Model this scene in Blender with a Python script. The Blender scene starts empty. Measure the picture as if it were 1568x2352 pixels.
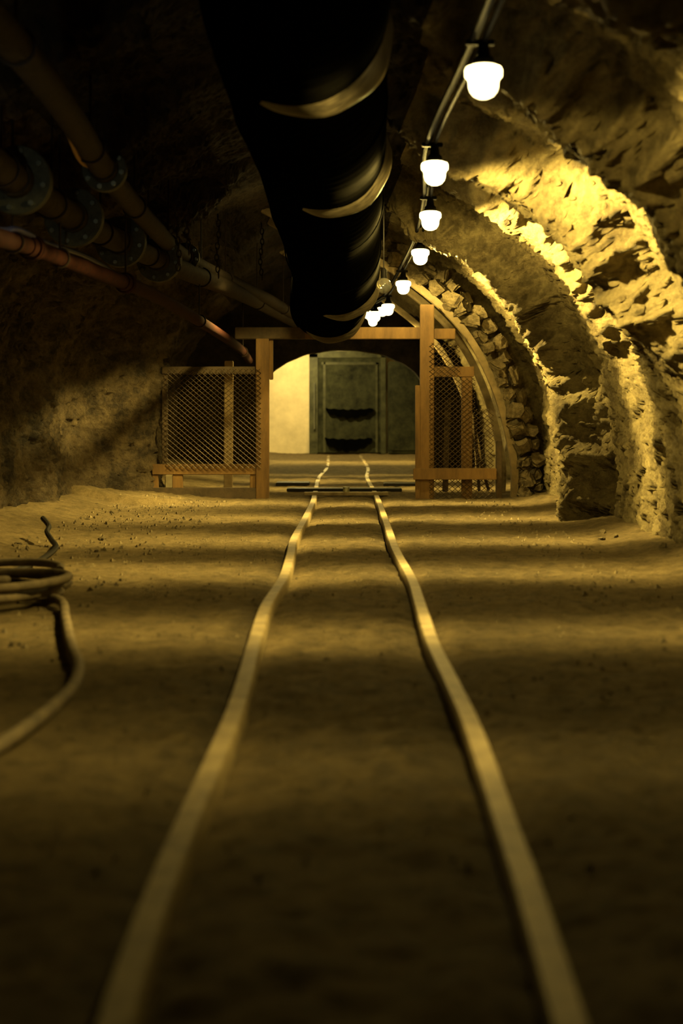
import bpy, bmesh, math, random
from mathutils import Vector, Matrix, noise
random.seed(7)
F=3267.0; VX=795.0; VY=947.0
def W(px,py,d): return Vector(((px-VX)*d/F, d, 1+(VY-py)*d/F))
def FL(px,py,z=0.0):
    d=(1-z)*F/(py-VY); return Vector(((px-VX)*d/F,d,z))
col=bpy.context.scene.collection
sc=bpy.context.scene
try:
    sc.view_settings.view_transform='Standard'
except Exception: pass

# ---------------- materials
def newmat(name):
    m=bpy.data.materials.new(name); m.use_nodes=True
    nt=m.node_tree; b=nt.nodes['Principled BSDF']; return m,nt,b
def mat(name,c1,c2,scale=6,rough=.8,metal=0.0,bump=.3,bscale=20,bdist=.02,detail=8,stretch=(1,1,1),spec=.5,nrough=.65):
    m,nt,b=newmat(name); N=nt.nodes; L=nt.links
    tc=N.new('ShaderNodeTexCoord'); mp=N.new('ShaderNodeMapping'); mp.inputs['Scale'].default_value=stretch
    L.new(tc.outputs['Object'],mp.inputs['Vector'])
    n=N.new('ShaderNodeTexNoise'); n.inputs['Scale'].default_value=scale; n.inputs['Detail'].default_value=detail
    n.inputs['Roughness'].default_value=nrough
    L.new(mp.outputs[0],n.inputs['Vector'])
    r=N.new('ShaderNodeValToRGB'); r.color_ramp.elements[0].position=.32; r.color_ramp.elements[1].position=.7
    r.color_ramp.elements[0].color=(*c1,1); r.color_ramp.elements[1].color=(*c2,1)
    L.new(n.outputs[0],r.inputs[0]); L.new(r.outputs[0],b.inputs['Base Color'])
    if bump>0:
        n2=N.new('ShaderNodeTexNoise'); n2.inputs['Scale'].default_value=bscale; n2.inputs['Detail'].default_value=10
        n2.inputs['Roughness'].default_value=nrough+.05
        L.new(mp.outputs[0],n2.inputs['Vector'])
        bp=N.new('ShaderNodeBump'); bp.inputs['Strength'].default_value=bump; bp.inputs['Distance'].default_value=bdist
        L.new(n2.outputs[0],bp.inputs['Height']); L.new(bp.outputs[0],b.inputs['Normal'])
    b.inputs['Roughness'].default_value=rough; b.inputs['Metallic'].default_value=metal
    b.inputs['Specular IOR Level'].default_value=spec
    return m
def rockmat(name,c1,c2,dist=.07):
    m,nt,b=newmat(name); N=nt.nodes; L=nt.links
    tc=N.new('ShaderNodeTexCoord')
    n=N.new('ShaderNodeTexNoise'); n.inputs['Scale'].default_value=3.2; n.inputs['Detail'].default_value=14; n.inputs['Roughness'].default_value=.78
    L.new(tc.outputs['Object'],n.inputs['Vector'])
    r=N.new('ShaderNodeValToRGB'); r.color_ramp.elements[0].position=.4; r.color_ramp.elements[1].position=.6
    r.color_ramp.elements[0].color=(*c1,1); r.color_ramp.elements[1].color=(*c2,1)
    L.new(n.outputs[0],r.inputs[0]); L.new(r.outputs[0],b.inputs['Base Color'])
    n2=N.new('ShaderNodeTexNoise'); n2.inputs['Scale'].default_value=11; n2.inputs['Detail'].default_value=15; n2.inputs['Roughness'].default_value=.82; n2.inputs['Distortion'].default_value=.2
    L.new(tc.outputs['Object'],n2.inputs['Vector'])
    v=N.new('ShaderNodeTexVoronoi'); v.inputs['Scale'].default_value=19
    mx=N.new('ShaderNodeVectorMath'); mx.operation='MULTIPLY_ADD'
    mx.inputs[1].default_value=(.3,.3,.3)
    L.new(n.outputs['Color'],mx.inputs[0]); L.new(tc.outputs['Object'],mx.inputs[2]); L.new(mx.outputs[0],v.inputs['Vector'])
    ad=N.new('ShaderNodeMath'); ad.operation='MULTIPLY_ADD'; ad.inputs[1].default_value=.3
    L.new(v.outputs['Distance'],ad.inputs[0]); L.new(n2.outputs[0],ad.inputs[2])
    bp=N.new('ShaderNodeBump'); bp.inputs['Strength'].default_value=1.0; bp.inputs['Distance'].default_value=dist
    L.new(ad.outputs[0],bp.inputs['Height']); L.new(bp.outputs[0],b.inputs['Normal'])
    b.inputs['Roughness'].default_value=.7; b.inputs['Specular IOR Level'].default_value=.3
    return m
M_rock=rockmat('rock_material',(.15,.11,.048),(.46,.37,.18),.17)
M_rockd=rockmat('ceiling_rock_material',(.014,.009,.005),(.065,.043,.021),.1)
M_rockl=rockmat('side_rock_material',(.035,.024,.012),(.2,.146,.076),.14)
M_floor=mat('dirt_floor_material',(.10,.073,.034),(.42,.315,.155),scale=7,rough=.9,bump=1.0,bscale=50,bdist=.1,detail=15,spec=.2,nrough=.82)
M_rail=mat('rusty_rail_material',(.12,.087,.042),(.3,.235,.12),scale=9,rough=.6,metal=.25,bump=.3,bscale=40,bdist=.01)
M_duct=mat('black_duct_material',(.0007,.0007,.0006),(.0014,.0013,.0011),scale=5,rough=.8,bump=0,spec=.0)
M_collar=mat('duct_collar_material',(.006,.005,.0035),(.075,.062,.04),scale=9,rough=.4,metal=0,bump=0,stretch=(1,9,1),spec=.4)
M_wood=mat('orange_timber_material',(.09,.048,.014),(.23,.13,.038),scale=7,rough=.7,bump=.35,bscale=25,bdist=.01,stretch=(1,1,.25))
M_oldwood=mat('old_timber_material',(.04,.028,.015),(.10,.068,.036),scale=7,rough=.8,bump=.4,bscale=25,bdist=.01)
M_wire=mat('galvanised_wire_material',(.05,.034,.017),(.1,.068,.034),rough=.5,metal=.4,bump=.05)
M_grey=mat('grey_painted_pipe_material',(.012,.009,.006),(.045,.032,.02),scale=20,rough=.75,bump=.35,spec=.15,nrough=.75)
M_flange=mat('grey_green_flange_material',(.02,.021,.014),(.07,.07,.048),scale=24,rough=.5,metal=.2,bump=.4,nrough=.75)
M_bolt=mat('steel_bolt_material',(.4,.44,.4),(.6,.65,.58),rough=.22,metal=.9,bump=.05)
M_red=mat('red_painted_pipe_material',(.008,.0025,.002),(.03,.008,.005),scale=20,rough=.8,bump=.3,spec=.08,nrough=.75)
M_blue=mat('blue_hose_material',(.01,.015,.1),(.02,.03,.16),rough=.5,bump=.05)
M_hose=mat('dusty_hose_material',(.06,.045,.026),(.16,.12,.065),scale=14,rough=.8,bump=.4)
M_black=mat('dark_metal_material',(.006,.005,.004),(.014,.012,.01),rough=.6,metal=.1,bump=.2,spec=.2)
M_conduit=mat('conduit_material',(.001,.0009,.0007),(.004,.0035,.0025),rough=.6,bump=.3,bscale=60,spec=.03)
M_arch=mat('arch_support_material',(.16,.12,.06),(.34,.26,.135),rough=.65,metal=.2,bump=.3)
M_stone=rockmat('lagging_stone_material',(.12,.09,.045),(.33,.26,.14),.03)
M_plaster=mat('cream_plaster_material',(.5,.42,.26),(.74,.62,.38),scale=2.5,rough=.9,bump=.2,bscale=8)
M_door=mat('green_steel_door_material',(.002,.0025,.001),(.05,.052,.026),scale=3.6,rough=.7,metal=0,bump=.6,bscale=7,bdist=.06,spec=.15,nrough=.76)
M_doorl=mat('green_steel_frame_material',(.018,.019,.01),(.07,.07,.034),scale=5,rough=.6,metal=0,bump=.2,spec=.2)
M_chain=mat('rusty_chain_material',(.012,.007,.004),(.03,.018,.01),rough=.7,metal=.2,bump=.1,spec=.2)
# glass that glows and lets the filament light through
def glow(name,c,s):
    m=bpy.data.materials.new(name); m.use_nodes=True; nt=m.node_tree; nt.nodes.clear()
    o=nt.nodes.new('ShaderNodeOutputMaterial'); a=nt.nodes.new('ShaderNodeAddShader')
    t=nt.nodes.new('ShaderNodeBsdfTransparent'); t.inputs[0].default_value=(.8,.8,.8,1)
    e=nt.nodes.new('ShaderNodeEmission'); e.inputs[0].default_value=(*c,1); e.inputs[1].default_value=s
    nt.links.new(t.outputs[0],a.inputs[0]); nt.links.new(e.outputs[0],a.inputs[1]); nt.links.new(a.outputs[0],o.inputs[0]); return m
M_glow=glow('lit_lamp_glass_material',(1,.8,.34),4)
m,nt,b=newmat('clear_glass_material'); b.inputs['Transmission Weight'].default_value=.9; b.inputs['Roughness'].default_value=.03; b.inputs['Base Color'].default_value=(.9,.9,.85,1); M_glass=m

# ---------------- mesh builder
class MB:
    def __init__(s): s.v=[]; s.f=[]
    def add(s,v,f):
        o=len(s.v); s.v+= [Vector(p) for p in v]; s.f+=[[i+o for i in q] for q in f]; return s
    def box(s,a,b,bev=0.0,rot=None):
        bm=bmesh.new(); bmesh.ops.create_cube(bm,size=1)
        a=Vector(a); b=Vector(b); c=(a+b)/2; sz=b-a
        for v in bm.verts: v.co=Vector((v.co.x*sz.x,v.co.y*sz.y,v.co.z*sz.z))
        if bev>0: bmesh.ops.bevel(bm,geom=bm.edges[:],offset=bev,segments=2,affect='EDGES')
        bm.verts.index_update()
        vs=[(rot@v.co if rot else v.co)+c for v in bm.verts]
        fs=[[v.index for v in f.verts] for f in bm.faces]; bm.free()
        return s.add(vs,fs)
    def beam(s,p,q,w,h,bev=.006):
        p=Vector(p);q=Vector(q); d=q-p; L=d.length
        R=d.to_track_quat('Z','Y').to_matrix()
        c=(p+q)/2
        bm=bmesh.new(); bmesh.ops.create_cube(bm,size=1)
        for v in bm.verts: v.co=Vector((v.co.x*w,v.co.y*h,v.co.z*L))
        if bev>0: bmesh.ops.bevel(bm,geom=bm.edges[:],offset=bev,segments=2,affect='EDGES')
        bm.verts.index_update()
        vs=[R@v.co+c for v in bm.verts]; fs=[[v.index for v in f.verts] for f in bm.faces]; bm.free()
        return s.add(vs,fs)
    def tube(s,pts,r,seg=12,cap=True):
        pts=[Vector(p) for p in pts]; n=len(pts); vs=[];fs=[]
        up=None
        for i,p in enumerate(pts):
            t=(pts[min(i+1,n-1)]-pts[max(i-1,0)]).normalized()
            if up is None:
                up=Vector((0,0,1)) if abs(t.z)<.9 else Vector((1,0,0))
            a=up-t*up.dot(t); a.normalize(); up=a; b2=t.cross(a)
            rr=r[i] if isinstance(r,list) else r
            for k in range(seg):
                an=2*math.pi*k/seg; vs.append(p+(a*math.cos(an)+b2*math.sin(an))*rr)
        for i in range(n-1):
            for k in range(seg):
                k2=(k+1)%seg; fs.append([i*seg+k,i*seg+k2,(i+1)*seg+k2,(i+1)*seg+k])
        if cap: fs.append(list(range(seg))[::-1]); fs.append([(n-1)*seg+k for k in range(seg)])
        return s.add(vs,fs)
    def build(s,name,m,origin=(0,0,0),parent=None,smooth=True,label=None,cat=None,kind=None,group=None,loc=None):
        o=Vector(origin); me=bpy.data.meshes.new(name)
        me.from_pydata([tuple(v-o) for v in s.v],[],s.f); me.validate()
        bm=bmesh.new(); bm.from_mesh(me); bmesh.ops.recalc_face_normals(bm,faces=bm.faces[:]); bm.to_mesh(me); bm.free()
        if smooth:
            me.polygons.foreach_set('use_smooth',[True]*len(me.polygons))
            try: me.set_sharp_from_angle(angle=math.radians(40))
            except Exception: pass
        me.materials.append(m)
        ob=bpy.data.objects.new(name,me); col.objects.link(ob)
        if parent: ob.parent=parent
        else: ob.location=o
        tag(ob,label,cat,kind,group); return ob
def tag(ob,label=None,cat=None,kind=None,group=None):
    if label: ob['label']=label
    if cat: ob['category']=cat
    if kind: ob['kind']=kind
    if group: ob['group']=group
def empty(name,loc,label,cat,group=None):
    e=bpy.data.objects.new(name,None); e.empty_display_size=.1; e.location=loc; col.objects.link(e); tag(e,label,cat,None,group); return e
def smoothpath(P,n=8):
    P=[Vector(p) for p in P]; out=[]
    for i in range(len(P)-1):
        p0=P[max(i-1,0)];p1=P[i];p2=P[i+1];p3=P[min(i+2,len(P)-1)]
        for k in range(n):
            t=k/n; out.append(.5*((2*p1)+(p2-p0)*t+(2*p0-5*p1+4*p2-p3)*t*t+(3*p1-p0-3*p2+p3)*t**3))
    out.append(P[-1]); return out
def sstep(a,b,x):
    t=max(0,min(1,(x-a)/(b-a))); return t*t*(3-2*t)
def interp(tab,x):
    if x<=tab[0][0]: return tab[0][1]
    for (a,b),(c,d) in zip(tab,tab[1:]):
        if x<=c: return b+(d-b)*(x-a)/(c-a)
    return tab[-1][1]

# ---------------- tunnel shell
prof=[(2.38,-.15),(2.38,.0),(2.38,.5),(2.35,.95),(2.2,1.6),(1.78,2.3),(1.15,2.8),(.35,3.22),(-.5,3.5),(-1.4,3.2),(-2.25,2.65),(-2.9,1.9),(-3.1,1.0),(-3.1,.4),(-3.1,-.15)]
PP=smoothpath([(a,0,b) for a,b in prof],24)
cum=[0]
for a,b in zip(PP,PP[1:]): cum.append(cum[-1]+(b-a).length)
NS=440; prof2=[];j=0
for i in range(NS+1):
    t=cum[-1]*i/NS
    while j<len(cum)-2 and cum[j+1]<t: j+=1
    u=(t-cum[j])/max(1e-6,cum[j+1]-cum[j]); prof2.append(PP[j].lerp(PP[j+1],u))
nrm=[]
for i in range(NS+1):
    t=prof2[min(i+1,NS)]-prof2[max(i-1,0)]; nv=Vector((-t.z,0,t.x)).normalized(); nv=-nv if nv.dot(Vector((-.3,0,1.2))-prof2[i])<0 else nv; nrm.append(nv)
ys=[-1.5+.25*i for i in range(24)]
y=4.5
while y<17.8: ys.append(y); y+=(.013 if (12.5<y<13.5 or 6.6<y<7.4 or 8.8<y<9.6) else .022)
while y<35.2: ys.append(y); y+=.13
# ridges: (y, amp, front width, back width, zlow amp factor)
RID=[(5.6,.22,.3,.8,.3),(7.1,.36,.18,1.4,.35),(9.3,.40,.18,1.5,.15),(11.35,.18,.18,.9,.1),(13.1,.42,.28,1.1,1.0),(17.3,.3,.2,2.0,.9),(20,.2,.4,1,.7),(23,.2,.4,1,.7)]
def ridge2(y,p):
    if p.x>-.3: w=sstep(-.1,.95,p.x)*.88+.12
    else: w=.12+.6*sstep(-.8,-1.6,p.x)*(1-sstep(-2.3,-2.8,p.x))
    w2=sstep(.9,1.9,p.z)
    q=Vector((p.x*1.1,y*.25,p.z*1.1+5))
    wob=.22*noise.noise(q)+.12*noise.noise(q*3)+.08*noise.noise(q*7)
    if p.x<0: wob-=.5*sstep(0,-.8,p.x)
    res=[]
    for dy in (-.02,0,.02):
        r=0
        for (yr,a,fw,bw,lo) in RID:
            d=y+dy+wob-yr
            if d<-fw or d>bw: continue
            v=sstep(-fw,0,d) if d<0 else 1-sstep(0,bw,d)
            r=max(r,a*v*(lo+(1-lo)*w2))
        res.append(r*w)
    return res[1],(res[2]-res[0])/.04
def leftshift(y,p):
    if p.x>-1.2: return 0
    k=sstep(-1.2,-2.4,p.x)
    a=.12*math.sin(y*1.3)+.2*(sstep(13.6,14.0,y)-sstep(14.3,15.0,y))+.92*(sstep(15.5,16.7,y)-sstep(17.0,17.6,y))
    return k*a
def facet(q,s,amp,tilt,seed):
    d,pts=noise.voronoi(q*s+Vector((seed,seed,seed)))
    c=pts[0]; g=noise.noise_vector(c*3.7+Vector((.5,.5,.5)))
    l=q*s+Vector((seed,seed,seed))-c
    return (g.dot(l)*tilt+noise.noise(c*5.1)*amp)/s
grid=[]
for y in ys:
    row=[]; near=4.4<y<18
    for i in range(NS+1):
        p=prof2[i]; r,s=ridge2(y,p)
        q=Vector((p.x,y,p.z))+nrm[i]*r
        dirn=(nrm[i]-Vector((0,s,0))).normalized()
        a=noise.fractal(q*1.1,.7,2.2,5)*.055
        wq=noise.noise_vector(q*3)*.1+noise.noise_vector(q*9)*.025
        q2=q+wq
        qs=Vector((q2.x,q2.y*.85+q2.z*.25,q2.z*.8))
        f=facet(qs,2.1,.04,.15,3)+facet(qs,5.2,.11,.34,11)
        if near: f+=facet(q2,10.5,.22,.52,23)+facet(q2,21,.34,.85,31)
        c_=noise.noise(q*36)*.016
        mid=.5 if (-1.2<p.x<.2) else 1
        off=(a+f+c_)*mid
        row.append(q+dirn*off+Vector((leftshift(y,p),0,0)))
    grid.append(row)
def shellpart(name,i0,i1,m,label):
    n=i1-i0+1
    vs=[r[i] for r in grid for i in range(i0,i1+1)]
    fs=[[a*n+k,a*n+k+1,(a+1)*n+k+1,(a+1)*n+k] for a in range(len(grid)-1) for k in range(n-1)]
    me=bpy.data.meshes.new(name); me.from_pydata([tuple(v) for v in vs],[],fs)
    me.polygons.foreach_set('use_smooth',[True]*len(me.polygons)); me.materials.append(m)
    o=bpy.data.objects.new(name,me); col.objects.link(o); tag(o,label,'wall' if 'wall' in name else 'ceiling','structure'); return o
iA=next(i for i in range(NS) if prof2[i].x<.5 ); iB=next(i for i in range(NS) if prof2[i].x<-1.9)
shellpart('wall_right',0,iA,M_rock,'rough hewn tan rock tunnel wall with ridges')
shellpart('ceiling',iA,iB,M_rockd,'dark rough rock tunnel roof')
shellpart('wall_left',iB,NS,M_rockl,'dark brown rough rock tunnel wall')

# ---------------- rails paths
Lp=[(245,2450),(262,2352),(310,2200),(365,2050),(425,1890),(480,1760),(535,1640),(562,1560),(583,1470),(612,1390),(650,1322),(667,1275),(674,1235),(698,1192),(718,1150)]
Rp=[(1345,2450),(1310,2352),(1255,2180),(1205,2020),(1160,1880),(1118,1750),(1078,1650),(1030,1555),(992,1465),(965,1390),(944,1322),(908,1262),(888,1205),(870,1150)]
def railz(y): return .036+.01*math.sin(y*2*math.pi/2.35+.6)
def railpath(P):
    out=[]
    for a,b in P:
        v=FL(a,b,.036); v.z=railz(v.y); out.append(v)
    s=1 if out[0].x>0 else -1
    out=[Vector((out[0].x,-.8,.05)),Vector((out[0].x,1.0,.05))]+out
    out+= [Vector((s*.37-.02,18.0,.012)),Vector((s*.37-.05,22,.0)),Vector((s*.37+.02,26,.0)),Vector((s*.37-.05,33.6,.0))]
    return smoothpath(out,10)
RL=railpath(Lp); RR=railpath(Rp)
tabL=[(p.y,p.x) for p in RL]; tabR=[(p.y,p.x) for p in RR]
# ---------------- floor
def floorz(x,y,xl,xr):
    z=(.012 if xl<x<xr else .006)*math.sin(y*2*math.pi/2.35+.6)
    z+=noise.fractal(Vector((x*1.4,y*1.4,0)),.5,2.2,7)*.017+noise.noise(Vector((x*9,y*9,4)))*.007+noise.noise(Vector((x*19,y*19,4)))*.012
    dl=min(abs(x-xl),abs(x-xr)); z-=.026*math.exp(-(dl/.09)**2)*(1 if y<17 else .2)
    if xl<x<xr: z-=.012
    z+=.07*sstep(1.85,2.45,x)+.12*sstep(-2.2,-3.1,x)
    if y>15.5: z+=.14*sstep(-1.4,-2.3,x)*0.6
    return z
fx=sorted(set([round(-3.7+.035*i,3) for i in range(80)]+[round(-.9+.028*i,3) for i in range(65)]+[round(.93+.035*i,3) for i in range(52)]))
fy=[]; y=-1.0
while y<35.2: fy.append(y); y+= .028 if y<18 else .09
vs=[];n=len(fx)
for y in fy:
    xl=interp(tabL,y); xr=interp(tabR,y)
    for x in fx: vs.append((x,y,floorz(x,y,xl,xr)))
fs=[[a*n+k,a*n+k+1,(a+1)*n+k+1,(a+1)*n+k] for a in range(len(fy)-1) for k in range(n-1)]
me=bpy.data.meshes.new('floor'); me.from_pydata(vs,[],fs); me.polygons.foreach_set('use_smooth',[True]*len(me.polygons)); me.materials.append(M_floor)
o=bpy.data.objects.new('floor',me); col.objects.link(o); tag(o,'uneven compacted dirt mine floor with ruts','floor','structure')
def rail(path,label):
    mb=MB(); vs=[];fs=[]
    sec=[(-.034,-.07),(-.034,-.012),(-.026,0),(.026,0),(.034,-.012),(.034,-.07)]
    k=len(sec)
    for i,p in enumerate(path):
        t=(path[min(i+1,len(path)-1)]-path[max(i-1,0)]).normalized(); s=Vector((t.y,-t.x,0)).normalized()
        for a,b in sec: vs.append(p+s*a+Vector((0,0,b)))
    for i in range(len(path)-1):
        for q in range(k):
            q2=(q+1)%k; fs.append([i*k+q,i*k+q2,(i+1)*k+q2,(i+1)*k+q])
    fs.append(list(range(k))); fs.append([(len(path)-1)*k+q for q in range(k)])
    mb.add(vs,fs); return mb.build('rail',M_rail,origin=path[0],label=label,cat='rail',group='mine track rails')
rail(RL,'worn wavy steel mine rail half buried in dirt'); rail(RR,'worn wavy steel mine rail half buried in dirt')
# switch parts
sw=empty('track_switch',(0,17.0,0),'steel track switch plate and bars across rails','track switch')
O=(0,17.0,0)
MB().box((-.5,16.9,.01),(.5,17.0,.05),.006).build('tie_bar',M_rail,O,sw)
MB().box((-.75,17.9,.0),(.7,18.2,.04),.006).build('tie_plate',M_black,O,sw)
MB().box((-.95,19.2,.0),(-.5,19.6,.05),.006).build('tie_plate',M_black,O,sw)
MB().box((.5,19.0,.0),(1.0,19.3,.05),.006).build('tie_plate',M_black,O,sw)
MB().tube([(.0,16.95,.05),(.0,16.95,.11)],.04,10).build('bolt',M_bolt,O,sw)

# ---------------- duct
cz=[(-1,2.92),(5.0,2.9),(6.8,2.85),(9.5,2.74),(12,2.6),(14.4,2.38),(16.4,2.26),(18,2.2)]
cxx=[(-1,-.1),(5.0,-.2),(6.8,-.24),(9.5,-.17),(12,-.14),(14.4,-.1),(16.4,-.22)]
def dc(y):
    return Vector((interp(cxx,y),y,interp(cz,y)+.012*math.sin(y*2.1)))
def lathe(ys_,rf,seg=72):
    vs=[];fs=[]
    for y in ys_:
        c=dc(y); r=rf(y)
        for k in range(seg):
            a=2*math.pi*k/seg
            rr=r*(1+.012*math.sin(3*a+y)); vs.append(c+Vector((math.cos(a)*rr,0,math.sin(a)*rr)))
    for i in range(len(ys_)-1):
        for k in range(seg):
            k2=(k+1)%seg; fs.append([i*seg+k,i*seg+k2,(i+1)*seg+k2,(i+1)*seg+k])
    return vs,fs
de=empty('ventilation_duct',(-.17,9,2.3),'large black fabric ventilation duct hanging from roof','ventilation duct')
O=(-.17,9,2.3)
yy=[];y=.6
while y<16.6: yy.append(y); y+=.02
joints=[6.75,9.45,14.2,16.3]
def rad(y):
    r=.43+.004*math.sin(y*2*math.pi/.15)
    for j in joints: r-= .012*math.exp(-((y-j-.02)/.12)**2)
    return r-.08*sstep(6.6,4.5,y)
mb=MB(); mb.add(*lathe(yy,rad)); mb.build('duct_sleeve',M_duct,O,de,label='black ribbed duct sleeve')
for ji,j in enumerate(joints):
    prf=[(-.06,.40),(-.04,.418),(-.02,.436),(.0,.452),(.02,.466),(.04,.477),(.055,.484),(.065,.484),(.08,.47),(.1,.44),(.12,.40)]
    vs=[];fs=[];seg=160
    for dy,r in prf:
        c=dc(j+dy)
        for k in range(seg):
            a=2*math.pi*k/seg; m_=max(0,math.cos(a+math.radians([40,30,48,55][ji])))**[1.0,1.0,1.4,1.2][ji]
            rr=.40+(r-.40)*m_*(1.0+.06*math.sin(9*a+j)); sh=.04*math.sin(2*a+j*3); vs.append(Vector((c.x+math.cos(a)*rr,j+dy+sh,c.z+math.sin(a)*rr)))
    for i in range(len(prf)-1):
        for k in range(seg):
            k2=(k+1)%seg; fs.append([i*seg+k,i*seg+k2,(i+1)*seg+k2,(i+1)*seg+k])
    MB().add(vs,fs).build('duct_collar',M_collar,O,de,label='bulging seam fold of the duct')
for j in [8.1,11,13,15.2]:
    mb=MB(); c=dc(j); pts=[c+Vector((math.cos(a)*.44,0,math.sin(a)*.44)) for a in [math.pi*.5+math.pi*2*k/40 for k in range(41)]]
    pts=[c+Vector((0,0,.8))]+pts
    mb.tube(pts,.006,6,False)
    mb.build('hanger_wire',M_duct,O,de)

# ---------------- lamps
lm=[(1110,188,6.46),(998,398,8.9),(988,507,11.1),(965,590,13.4),(926,660,15.7),(891,711,18.6),(862,727,20.9),(856,738,22.6),(878,716,23.6),(845,722,24.4)]
pos=[W(a,b,d) for a,b,d in lm]
pos=[Vector((.66,4.1,2.5))]+pos
def lathez(prf,seg=32,ctr=(0,0)):
    vs=[];fs=[]
    for r,z in prf:
        for k in range(seg):
            a=2*math.pi*k/seg; vs.append(Vector((ctr[0]+math.cos(a)*r,ctr[1]+math.sin(a)*r,z)))
    for i in range(len(prf)-1):
        for k in range(seg):
            k2=(k+1)%seg; fs.append([i*seg+k,i*seg+k2,(i+1)*seg+k2,(i+1)*seg+k])
    fs.append([k for k in range(seg)]); fs.append([(len(prf)-1)*seg+k for k in range(seg)][::-1])
    return vs,fs
ENER=[470,1500,2200,2600,2700,2300,2000,1600,900]
ZC=[(-.5,-.2,.09),(-.16,.06,.25),(.02,.26,.10),(.05,.32,.05),(.05,.32,.09),(.05,.35,.07)]+[(-.4,-.12,.09)]*3
masterparts=None
def lightdata(e,k,base=.03,z0=.08,z1=.42,lat=.09,soft=.035):
    l=bpy.data.lights.new('lamp_light','POINT'); l.energy=e; l.color=(1,.725,.185); l.shadow_soft_size=soft
    l.use_nodes=True; nt=l.node_tree; em=nt.nodes['Emission']
    def math_(op,a=None,b=None,c=None):
        m=nt.nodes.new('ShaderNodeMath'); m.operation=op
        for i,x in enumerate((a,b,c)):
            if x is None: continue
            if isinstance(x,(int,float)): m.inputs[i].default_value=x
            else: nt.links.new(x,m.inputs[i])
        return m.outputs[0]
    g=nt.nodes.new('ShaderNodeNewGeometry'); s=nt.nodes.new('ShaderNodeSeparateXYZ'); nt.links.new(g.outputs['Incoming'],s.inputs[0])
    y2=math_('MULTIPLY',s.outputs['Y'],s.outputs['Y'])
    z2=math_('MULTIPLY',s.outputs['Z'],s.outputs['Z'])
    kk=math_('MULTIPLY_ADD',z2,-k*(1-lat),-k*lat)
    ex=math_('EXPONENT',math_('MULTIPLY',y2,kk))
    d=math_('MULTIPLY_ADD',ex,1-base,base)
    mr=nt.nodes.new('ShaderNodeMapRange'); mr.interpolation_type='SMOOTHSTEP'
    nt.links.new(s.outputs['Z'],mr.inputs[0]); mr.inputs[1].default_value=z0; mr.inputs[2].default_value=z1; mr.inputs[3].default_value=1; mr.inputs[4].default_value=.015
    nt.links.new(math_('MULTIPLY',d,mr.outputs[0]),em.inputs['Strength']); return l
for i,p in enumerate(pos):
    e=empty('bulkhead_lamp',p+Vector((0,0,.06)),'lit glass bulkhead lamp with dark cap under conduit','lamp','lamps along the tunnel roof')
    if masterparts is None:
        gv=[(.001,.012),(.06,.012),(.08,.004),(.086,-.01),(.085,-.036),(.074,-.048),(.069,-.06),(.068,-.083),(.061,-.105),(.046,-.124),(.024,-.135),(.001,-.138)]
        g=MB().add(*lathez(gv)).build('lamp_glass',M_glow,parent=e,label='glowing warm glass dome')
        hv=[(.001,.11),(.025,.11),(.03,.06),(.045,.045),(.05,.02),(.045,.013),(.001,.013)]
        h=MB().add(*lathez(hv)).build('lamp_cap',M_conduit,parent=e)
        br=MB().box((-.08,-.02,.105),(.05,.02,.13),.004).build('mounting_bracket',M_conduit,parent=e)
        masterparts=[g,h,br]
    else:
        for q in masterparts:
            c=q.copy(); c.parent=e; col.objects.link(c)
    if i<len(ENER):
        lo=bpy.data.objects.new('lamp_light',lightdata(ENER[i],42,.03,*ZC[i])); lo.location=(0,0,-.06); lo.parent=e; col.objects.link(lo)
# unseen lamp added on the far shoulder of the duct to light the left wall
e=empty('bulkhead_lamp',(-.5,15.2,2.82),'added lamp hidden by the black duct, lighting the left wall','lamp','lamps along the tunnel roof')
for q in masterparts:
    c=q.copy(); c.parent=e; col.objects.link(c)
lo=bpy.data.objects.new('lamp_light',lightdata(2100,10,.0,-.60,-.5,.15,.12)); lo.location=(0,0,-.06); lo.parent=e; col.objects.link(lo)
# back room lamps
for (loc,en) in [((0.1,28.5,2.55),0),((-1.15,32.2,2.6),620)]:
    e=empty('ceiling_lamp',loc,'small lit lamp in the far chamber','lamp')
    c=masterparts[0].copy(); c.parent=e; col.objects.link(c); c=masterparts[1].copy(); c.parent=e; col.objects.link(c)
    if en==0: l=lightdata(1800,5,.0,-.45,-.2)
    else:
        l=bpy.data.lights.new('lamp_light','POINT'); l.energy=en; l.color=(1,.77,.27); l.shadow_soft_size=.06
    lo=bpy.data.objects.new('lamp_light',l); lo.location=(0,0,-.07); lo.parent=e; col.objects.link(lo)
# weak work light beside the pipes, hung from the roof on a cord
e=empty('inspection_lamp',(-1.45,4.5,1.7),'small pale inspection lamp hanging on a cord','lamp')
MB().add(*lathez([(.001,.0),(.03,.0),(.035,.02),(.035,.05),(.001,.06)],16)).build('lamp_body',M_black,parent=e)
MB().tube([(0,0,.05),(0,0,1.6)],.005,6).build('cord',M_black,parent=e)
l=bpy.data.lights.new('lamp_light','SPOT'); l.energy=30; l.color=(.95,1,.68); l.shadow_soft_size=.04; l.spot_size=math.radians(55); l.spot_blend=.8
lo=bpy.data.objects.new('lamp_light',l); lo.location=(0,0.0,-.03); lo.rotation_euler=(Vector((-1.85,9.2,2.5))-Vector((-1.45,4.5,1.7))).to_track_quat('-Z','Y').to_euler(); lo.parent=e; col.objects.link(lo)
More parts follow.
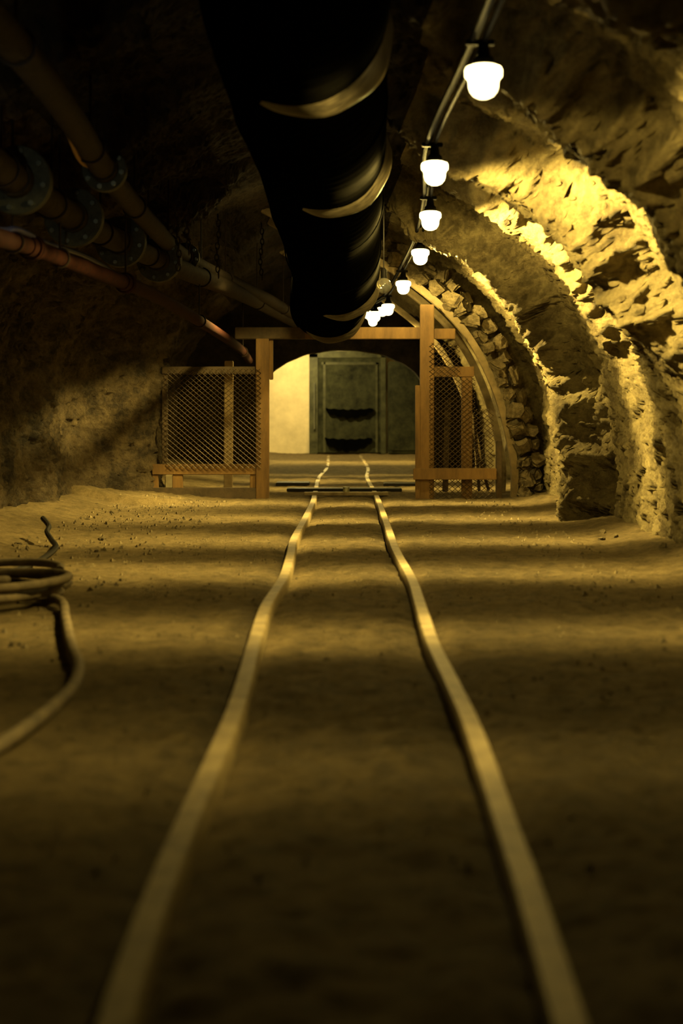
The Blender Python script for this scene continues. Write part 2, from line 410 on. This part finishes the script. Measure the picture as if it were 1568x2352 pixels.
# conduits
cp=[Vector((.7,0,2.68))]+[p+Vector((-.02,0,.19)) for p in pos[:9]]+[Vector((.4,24.9,2.75))]
for k,(dx,r,lab) in enumerate([(-.03,.015,'dark metal conduit carrying the lamps'),(.025,.012,'thin dark conduit beside the lamp line'),(-.0,.011,'dark cable lying along the lamp conduit')]):
    pts=smoothpath([q+Vector((dx,0,[0,.0,.035][k])) for q in cp],10)
    MB().tube(pts,r,8).build('conduit' if k<2 else 'cable',M_conduit,origin=pts[0],label=lab,cat='conduit' if k<2 else 'cable')
# glass globe
gp=W(881,656,12.0)
e=empty('globe_bulb',gp,'unlit round clear glass bulb hanging on cord','light bulb')
prf=[(.001,-.066)]+[(.066*math.sin(a),-.066*math.cos(a)) for a in [math.pi*k/16 for k in range(1,15)]]+[(.02,.07)]
MB().add(*lathez(prf)).build('bulb_glass',M_glass,parent=e)
MB().add(*lathez([(.001,.062),(.026,.062),(.026,.13),(.012,.15),(.001,.15)],16)).build('bulb_socket',M_black,parent=e)
MB().tube([(0,0,.14),(0,0,.85)],.005,6).build('cord',M_black,parent=e)

# ---------------- pipes
def flange(mb,c,t,r1,th):
    t=t.normalized(); mb.tube([c-t*th/2,c-t*th/2+t*.004,c+t*th/2-t*.004,c+t*th/2],[r1-.004,r1,r1,r1-.004],28)
def pipe(name,px,r,m,lab,fl,fr,fm=M_flange,bolts=True):
    P=smoothpath(px,10); O=P[0]
    e=empty(name,O,lab,'pipe'); MB().tube(P,r,20).build('pipe_run',m,O,e)
    for y in fl:
        i=min(range(len(P)),key=lambda q:abs(P[q].y-y)); t=(P[min(i+1,len(P)-1)]-P[max(0,i-1)]).normalized(); c=P[i]
        for s in (-1,1):
            mb=MB(); flange(mb,c+t*.02*s,t,fr,.024); mb.build('flange',fm,O,e)
        MB().tube([c-t*.12,c+t*.12],r*1.18,20).build('coupling_sleeve',m,O,e)
        a=Vector((0,0,1)).cross(t).normalized(); b=t.cross(a)
        if bolts:
            for k in range(8):
                an=k*math.pi/4+.2; q=c+(a*math.cos(an)+b*math.sin(an))*(fr*.82)
                MB().tube([q-t*.065,q+t*.065],.017,6).build('bolt',M_bolt,O,e)
    for i in range(8,len(P)-3,9):
        c=P[i]; mb=MB()
        ring=[c+Vector((0,0,.8))]+[c+Vector((math.cos(a)*(r+.008),0,math.sin(a)*(r+.008))) for a in [math.pi/2+2*math.pi*k/20 for k in range(21)]]
        mb.tube(ring,.008,5,False); mb.build('pipe_hanger',M_chain,O,e)
A=[(-2.0,4.5,2.33),W(-110,310,6.8),W(40,415,8.2),W(170,500,9.6),W(290,562,11.4),W(420,620,13.6),W(560,678,17.2),W(680,742,24)]
pipe('water_pipe',A,.09,M_grey,'thick dusty grey pipe with bolted green flanges',[8.15,9.6,11.2,12.6],.2)
B=[(-1.42,3.5,2.6),W(105,190,6.7),W(240,390,8.9),W(350,520,11.4),W(440,600,14.2),W(620,690,19),W(690,735,24)]
pipe('compressed_air_pipe',B,.075,M_grey,'dusty brown pipe with one wide flange',[8.9,13.9],.14)
C=[(-2.1,5,2.05),W(-60,524,7.4),W(60,564,8.6),W(200,617,9.8),W(380,692,12.4),W(540,792,17.5),(-1.5,22,1.8)]
pipe('fire_water_pipe',C,.055,M_red,'red painted pipe with couplings',[8.7,10.9],.08,M_red,False)
pts=smoothpath([(-2.2,5.5,2.1),W(-40,515,7.8),W(40,527,8.2),W(110,560,9.2),W(220,600,11),(-1.9,14,2.1)],8)
MB().tube(pts,.018,8).build('blue_hose',M_blue,origin=pts[0],label='thin blue hose clipped along the pipes',cat='hose')
pts=smoothpath([W(130,180,6.8),W(155,300,7.6),W(185,370,8.3),W(215,378,8.8),W(225,330,9.0)],8)
MB().tube(pts,.012,8).build('looped_cable',mat('yellow_cable_material',(.3,.17,.05),(.45,.28,.08),bump=.05),origin=pts[0],label='drooping yellow brown cable looped over the pipe',cat='cable')

# ---------------- chains
def chain(px,p1,d,L):
    top=W(px,p1,d); mb=MB(); n=int(L/.05)
    for i in range(n):
        c=top-Vector((0,0,i*.05)); c.x+=.01*math.sin(i*.7)
        ring=[]
        for k in range(13):
            a=2*math.pi*k/12; u=math.cos(a)*.016; v=math.sin(a)*.032
            ring.append(c+(Vector((u,0,v)) if i%2 else Vector((0,u,v))))
        mb.tube(ring,.006,5,False)
    mb.build('chain',M_chain,origin=top,label='rusty link chain hanging from the tunnel roof',cat='chain',group='hanging chains')
for a in [(408,420,11,.72),(432,430,11.2,.6),(500,500,12.5,.55),(600,520,14,.6)]: chain(*a)

# ---------------- gate
Y=16.5
def X(px,d=Y): return (px-VX)*d/F
def Z(py,d=Y): return 1+(VY-py)*d/F
def gbox(mb,x0,y0,x1,y1,th=.07,yo=0): return mb.box((X(x0),Y+yo-th/2,Z(y1)),(X(x1),Y+yo+th/2,Z(y0)),.006)
def chainlink(mb,x0,x1,z0,z1,y,cell=.068,r=.0036):
    h=z1-z0; w=x1-x0; asp=.85; sx=cell
    for k in range(-int(h/asp/sx)-1,int(w/sx)+1):
        for s in (1,-1):
            xa=x0+k*sx if s==1 else x1-k*sx
            t0,t1=0,h/asp
            if s==1: t0=max(t0,x0-xa); t1=min(t1,x1-xa)
            else: t0=max(t0,xa-x1); t1=min(t1,xa-x0)
            if t1-t0<.02: continue
            mb.tube([(xa+s*t0,y+s*.002,z0+t0*asp),(xa+s*t1,y+s*.002,z0+t1*asp)],r,4,False)
O=(X(485),Y,0)
e=empty('gate_panel',O,'orange brown timber panel with wire mesh, low sill','gate panel')
gbox(MB(),588,778,618,1146,.1).build('post',M_wood,O,e)
gbox(MB(),618,778,627,872,.06,.02).build('stop_strip',M_wood,O,e)
gbox(MB(),350,1066,588,1090,.08).build('rail',M_wood,O,e)
gbox(MB(),350,1120,588,1148,.1).build('sill',M_oldwood,O,e)
gbox(MB(),350,1090,364,1121,.06).build('short_leg',M_wood,O,e)
gbox(MB(),396,1090,420,1121,.06).build('short_leg',M_wood,O,e)
gbox(MB(),574,1090,588,1121,.06).build('short_leg',M_wood,O,e)
gbox(MB(),372,842,588,860,.05,.01).build('top_rail',M_oldwood,O,e)
gbox(MB(),372,860,384,1067,.05,.01).build('side_post',M_oldwood,O,e)
mb=MB(); chainlink(mb,X(384),X(600),Z(1075),Z(848),Y-.056); mb.build('wire_mesh',M_wire,O,e,smooth=False,label='diamond chain link wire mesh')
O=(X(1050),Y,0)
e=empty('gate_panel',O,'orange brown timber frame with wire mesh beside stone arch','gate panel')
gbox(MB(),953,885,964,1150,.06,-.03).build('stop_strip',M_wood,O,e)
gbox(MB(),964,700,996,1158,.1).build('post',M_wood,O,e)
gbox(MB(),996,842,1088,866,.07).build('middle_rail',M_wood,O,e)
gbox(MB(),1059,866,1084,1150,.06).build('inner_post',M_wood,O,e)
gbox(MB(),948,1075,1138,1101,.07,-.065).build('lower_rail',M_wood,O,e)
gbox(MB(),1138,1012,1152,1156,.06).build('side_post',M_oldwood,O,e)
mb=MB(); chainlink(mb,X(985),X(1055),Z(866),Z(788),Y-.056); chainlink(mb,X(985),X(1090),Z(1150),Z(868),Y-.058)
chainlink(mb,X(1090),X(1132),Z(1150),Z(940),Y-.06)
mb.build('wire_mesh',M_wire,O,e,smooth=False,label='diamond chain link wire mesh')
gbox(MB(),540,752,700,779,.1,.01).build('timber_lintel',M_oldwood,origin=(X(620),Y,Z(779)),label='left end of the gateway beam, timber darkened for the duct shadow',cat='beam')  # left part of the same beam; darker timber stands in for the duct shadow
gbox(MB(),700,752,964,779,.1).build('timber_lintel',M_wood,origin=(X(830),Y,Z(779)),label='orange brown timber beam spanning the gateway',cat='beam')
gbox(MB(),997,755,1045,779,.08).build('timber_block',M_wood,origin=(X(1020),Y,Z(779)),label='short orange timber beam joining post to arch',cat='beam')
# timber behind mesh
MB().beam((X(524,17.2),17.2,0),(X(526,17.2),17.2,1.62),.13,.1).build('timber_post',mat('pale_timber_material',(.3,.21,.1),(.45,.33,.17),bump=.3),origin=(X(524,17.2),17.2,0),label='pale upright timber post behind wire mesh',cat='post')
for k,(a,b) in enumerate([((1022,1125),(1028,920)),((1100,1120),(1090,960)),((1122,1125),(1080,990))]):
    p=W(a[0],a[1],17.4+.12*k); q=W(b[0],b[1],17.7+.12*k); p.z=.03
    MB().beam(p,q,.07 if k<1 else .035,.03).build('plank',M_oldwood,origin=p,label='old plank leaning upright behind wire mesh',cat='plank',group='planks behind the mesh')
MB().box((X(372),16.75,.09),(X(392),16.95,.26),.01).build('small_box',M_plaster,origin=(X(382),16.85,.09),label='small pale box on the ground under panel',cat='box')

# ---------------- arch supports + stones
AR=[(1.93,0),(1.92,.46),(1.72,1.24),(1.36,1.92),(.84,2.42),(.2,2.82),(-.5,3.1),(-1.0,3.35)]
def arch(y,sc_=1.0,lab='curved steel arch support against packed stones'):
    P=smoothpath([(a*sc_,y,b) for a,b in AR],8); vs=[];fs=[]
    sec=[(0,-.06),(.0,-.035),(.035,-.035),(.035,.035),(0,.035),(0,.06),(.08,.06),(.08,-.06)]
    k=len(sec)
    for i,p in enumerate(P):
        t=(P[min(i+1,len(P)-1)]-P[max(0,i-1)]).normalized(); nn=Vector((t.z,0,-t.x))
        if nn.dot(Vector((0,0,1))+Vector((p.x,0,p.z-1)))<0: nn=-nn
        for a,b in sec: vs.append(p+nn*a+Vector((0,b,0)))
    for i in range(len(P)-1):
        for q in range(k):
            q2=(q+1)%k; fs.append([i*k+q,i*k+q2,(i+1)*k+q2,(i+1)*k+q])
    fs.append(list(range(k))); fs.append([(len(P)-1)*k+q for q in range(k)])
    return MB().add(vs,fs).build('arch_support',M_arch,origin=(1.93*sc_,y,0),label=lab,cat='arch support',group='arch supports')
arch(16.72); arch(17.75,.985); arch(21,.985)
def stonemesh(i):
    bm=bmesh.new(); bmesh.ops.create_cube(bm,size=1); bmesh.ops.bevel(bm,geom=bm.edges[:],offset=.18,segments=2,affect='EDGES')
    bmesh.ops.subdivide_edges(bm,edges=bm.edges[:],cuts=1)
    for v in bm.verts:
        q=v.co*1.4+Vector((i*7,0,0)); v.co+=Vector((noise.noise(q),noise.noise(q+Vector((5,5,5))),noise.noise(q+Vector((9,1,5)))))*.42
    me=bpy.data.meshes.new('stone'); bm.to_mesh(me); bm.free(); me.materials.append(M_stone); me.polygons.foreach_set('use_smooth',[True]*len(me.polygons))
    try: me.set_sharp_from_angle(angle=math.radians(30))
    except Exception: pass
    return me
SM=[stonemesh(i) for i in range(8)]
AP=smoothpath([(a,0,b) for a,b in AR],20)
nxt=[.04,.12]; acc=0
for i in range(1,len(AP)):
    p=AP[i]; acc+=(p-AP[i-1]).length
    if p.x<.3: break
    tt=(p-AP[i-1]).normalized(); nn=Vector((tt.z,0,-tt.x))
    if nn.x<0: nn=-nn
    for L in range(2):
        if acc>=nxt[L]:
            sz=random.uniform(.12,.25); off=.155+.135*L+random.uniform(-.02,.02)
            o=bpy.data.objects.new('stone_block',random.choice(SM)); col.objects.link(o)
            an=math.atan2(tt.z,tt.x)
            o.location=(p.x+nn.x*off,16.66+.05*L+random.uniform(-.06,.05),max(.06,p.z+nn.z*off))
            o.scale=(sz*.85,.22,random.uniform(.12,.165)); o.rotation_euler=(random.uniform(-.3,.3),-an+random.uniform(-.6,.6),random.uniform(-.4,.4))
            tag(o,'rough stone packed between steel arch and rock','stone',None,'stones packed around the arch')
            nxt[L]=acc+sz*.9
# loose rocks on floor
for k in range(16):
    y=random.uniform(9,15.5); x=random.uniform(1.9,2.25) if k%3==0 else random.uniform(-2.7,-1.3)
    s=random.uniform(.02,.045)
    o=bpy.data.objects.new('loose_rock',random.choice(SM)); col.objects.link(o)
    xl=interp(tabL,y); xr=interp(tabR,y)
    o.location=(x,y,floorz(x,y,xl,xr)+s*.25); o.scale=(s,s,s*.7); o.rotation_euler=(random.random(),random.random(),random.random()*6)
    tag(o,'small loose rock on the dirt floor','rock',None,'loose rocks on the floor')
# fine gravel
mb=MB()
for k in range(3600):
    y=3+13*random.random()**.8; x=random.uniform(-2.5,1.8); xl=interp(tabL,y); xr=interp(tabR,y)
    if min(abs(x-xl),abs(x-xr))<.06: continue
    s=random.uniform(.004,.014)*(1.8 if abs(x)>1.3 else 1); c=Vector((x,y,floorz(x,y,xl,xr)+s*.3)); a=random.random()*6
    vs=[c+Vector((math.cos(a+q*2.1)*s*random.uniform(.7,1.2),math.sin(a+q*2.1)*s*random.uniform(.7,1.2),-s*.4)) for q in range(3)]+[c+Vector((0,0,s*.7))]
    mb.add(vs,[[0,1,3],[1,2,3],[2,0,3],[0,2,1]])
mb.build('gravel',M_stone,origin=(0,9,0),label='scattered fine gravel over the dirt floor',cat='gravel',kind='stuff',smooth=False)

# ---------------- hoses on the floor
C0=FL(20,1385)
pts=[]
NT=7
for k in range(0,NT*24):
    a=2*math.pi*k/24+.3; lp=k/24
    r=.36+.15*math.sin(lp*2.3)+.03*math.sin(k*.37)
    cxo=.09*math.sin(lp*1.9+1); cyo=.13*math.cos(lp*2.7)
    pts.append(Vector((C0.x-.22+cxo+math.cos(a)*r,C0.y+.1+cyo+math.sin(a)*r*.95,.04+.010*(NT-lp)+.02*(1+math.sin(a*1.0+lp*1.7)))))
tail=[(138,1380,.05),(150,1420,.035),(157,1455,.03),(166,1490,.03),(180,1530,.03),(168,1575,.03),(120,1625,.03),(60,1672,.03),(0,1712,.03),(-120,1790,.03),(-300,1900,.03)]
pts=pts[:-4]+smoothpath([pts[-4]]+[FL(a,b,z) for a,b,z in tail],8)[1:]
MB().tube(pts,.024,10).build('coiled_hose',M_hose,origin=C0,label='dusty thick hose lying coiled on the dirt floor',cat='hose')
pts=smoothpath([FL(-40,1330,.03),FL(45,1308,.03),FL(95,1285,.03),FL(128,1258,.03),W(118,1240,10.6),W(108,1222,10.7),W(112,1208,10.8),W(98,1190,10.9)],8)
MB().tube(pts,.02,8).build('bent_cable',M_black,origin=pts[0],label='stiff dark cable end bent up from the floor',cat='cable')

# ---------------- bulkhead wall with arched opening
yb=25.0; cx=-.05; hw=1.42; sp=1.35; tp=2.1
vs=[];fs=[]; N2=40
inner=[];outer=[]
for k in range(N2+1):
    a=math.pi*k/N2; inner.append((cx+math.cos(a)*hw, sp+math.sin(a)*(tp-sp)+.02*noise.noise(Vector((k*.4,3,1))))); 
    c=math.cos(a); s=math.sin(a); m_=max(abs(c),abs(s)); outer.append((cx+c/m_*3.6, sp+s/m_*2.6))
inner=[(inner[0][0],-.1)]+inner+[(inner[-1][0],-.1)]; outer=[(cx+3.6,-.1)]+outer+[(cx-3.6,-.1)]
n=len(inner)
for yy_ in (yb,yb+.4):
    for (a,b) in inner: vs.append((a,yy_,b))
    for (a,b) in outer: vs.append((a,yy_,b))
for i in range(n-1):
    fs.append([i,i+1,n+i+1,n+i]); fs.append([2*n+i,3*n+i,3*n+i+1,2*n+i+1]); fs.append([i,2*n+i,2*n+i+1,i+1])
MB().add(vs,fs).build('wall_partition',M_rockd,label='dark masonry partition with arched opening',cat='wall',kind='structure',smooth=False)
MB().box((-4,34.6,-.1),(4,34.8,3.6)).build('wall_back',M_plaster,label='cream plastered end wall',cat='wall',kind='structure')
# steel door
yd=34.3
def X2(px): return (px-VX)*yd/F
def Z2(py): return 1+(VY-py)*yd/F
O=(X2(800),yd,0)
e=empty('steel_door',O,'dark green worn steel door with curved black brackets','door')
def b2(mb,x0,y0,x1,y1,ya,yb_,bev=.01): return mb.box((X2(x0),yd+ya,max(Z2(y1),.0)),(X2(x1),yd+yb_,Z2(y0)),bev)
b2(MB(),728,822,876,1040,-.04,.1).build('door_leaf',M_door,O,e)
mb=MB(); b2(mb,710,812,730,1045,-.1,.12); b2(mb,874,812,886,1045,-.1,.12); b2(mb,710,806,886,822,-.1,.12); mb.build('door_frame',M_doorl,O,e)
for (x0,y0,x1,y1) in [(738,832,868,838),(742,832,748,1040),(862,832,868,1040)]:
    b2(MB(),x0,y0,x1,y1,-.07,-.03).build('door_batten',M_doorl,O,e)
for (xa,xb,ya,sag) in [(748,856,936,16),(746,854,1004,22)]:
    vs=[];fs=[];n=24
    for k in range(n+1):
        u=k/n; x=xa+(xb-xa)*u; s=math.sin(math.pi*u); j=5*abs(math.sin(u*17))
        for yy_,dy in ((ya+3*s+j*.5,-.12),(ya+4+j+sag*s**.7,-.16),(ya+4+j+sag*s**.7,-.04),(ya+3*s+j*.5,-.04)): vs.append((X2(x),yd+dy,Z2(yy_)))
    for k in range(n):
        for q in range(4): fs.append([k*4+q,k*4+(q+1)%4,k*4+4+(q+1)%4,k*4+4+q])
    fs.append([0,1,2,3]); fs.append([n*4+q for q in range(4)])
    MB().add(vs,fs).build('curved_bracket',M_duct,O,e,label='black sagging curved bracket')
MB().tube([(X2(722),yd-.16,Z2(985)),(X2(722),yd-.16,Z2(880))],.02,8).build('door_handle',M_bolt,O,e,label='upright bright handle bar')
O=(X2(920),33.6,0)
e=empty('steel_cabinet',O,'tall dark green steel cabinet beside door','cabinet')
MB().box((X2(890),33.5,0.02),(X2(965),34.3,2.2),.02).build('cabinet_body',M_door,O,e)
MB().box((X2(896),33.47,.1),(X2(958),33.5,2.1),.008).build('cabinet_door',M_door,O,e)

# ---------------- world & camera
w=bpy.data.worlds.new('w'); sc.world=w; w.use_nodes=True
w.node_tree.nodes['Background'].inputs[0].default_value=(.6,.6,.35,1); w.node_tree.nodes['Background'].inputs[1].default_value=.002
cam=bpy.data.cameras.new('camera'); co=bpy.data.objects.new('camera',cam); col.objects.link(co)
co.location=(0,0,1); co.rotation_euler=(math.pi/2,0,0)
cam.sensor_width=36; cam.lens=50; cam.sensor_fit='AUTO'
cam.shift_y=-(1176-VY)/2352; cam.shift_x=-(VX-784)/2352
cam.clip_start=.05; cam.clip_end=100
cam.dof.use_dof=True; cam.dof.focus_distance=14.0; cam.dof.aperture_fstop=1.6
sc.camera=co
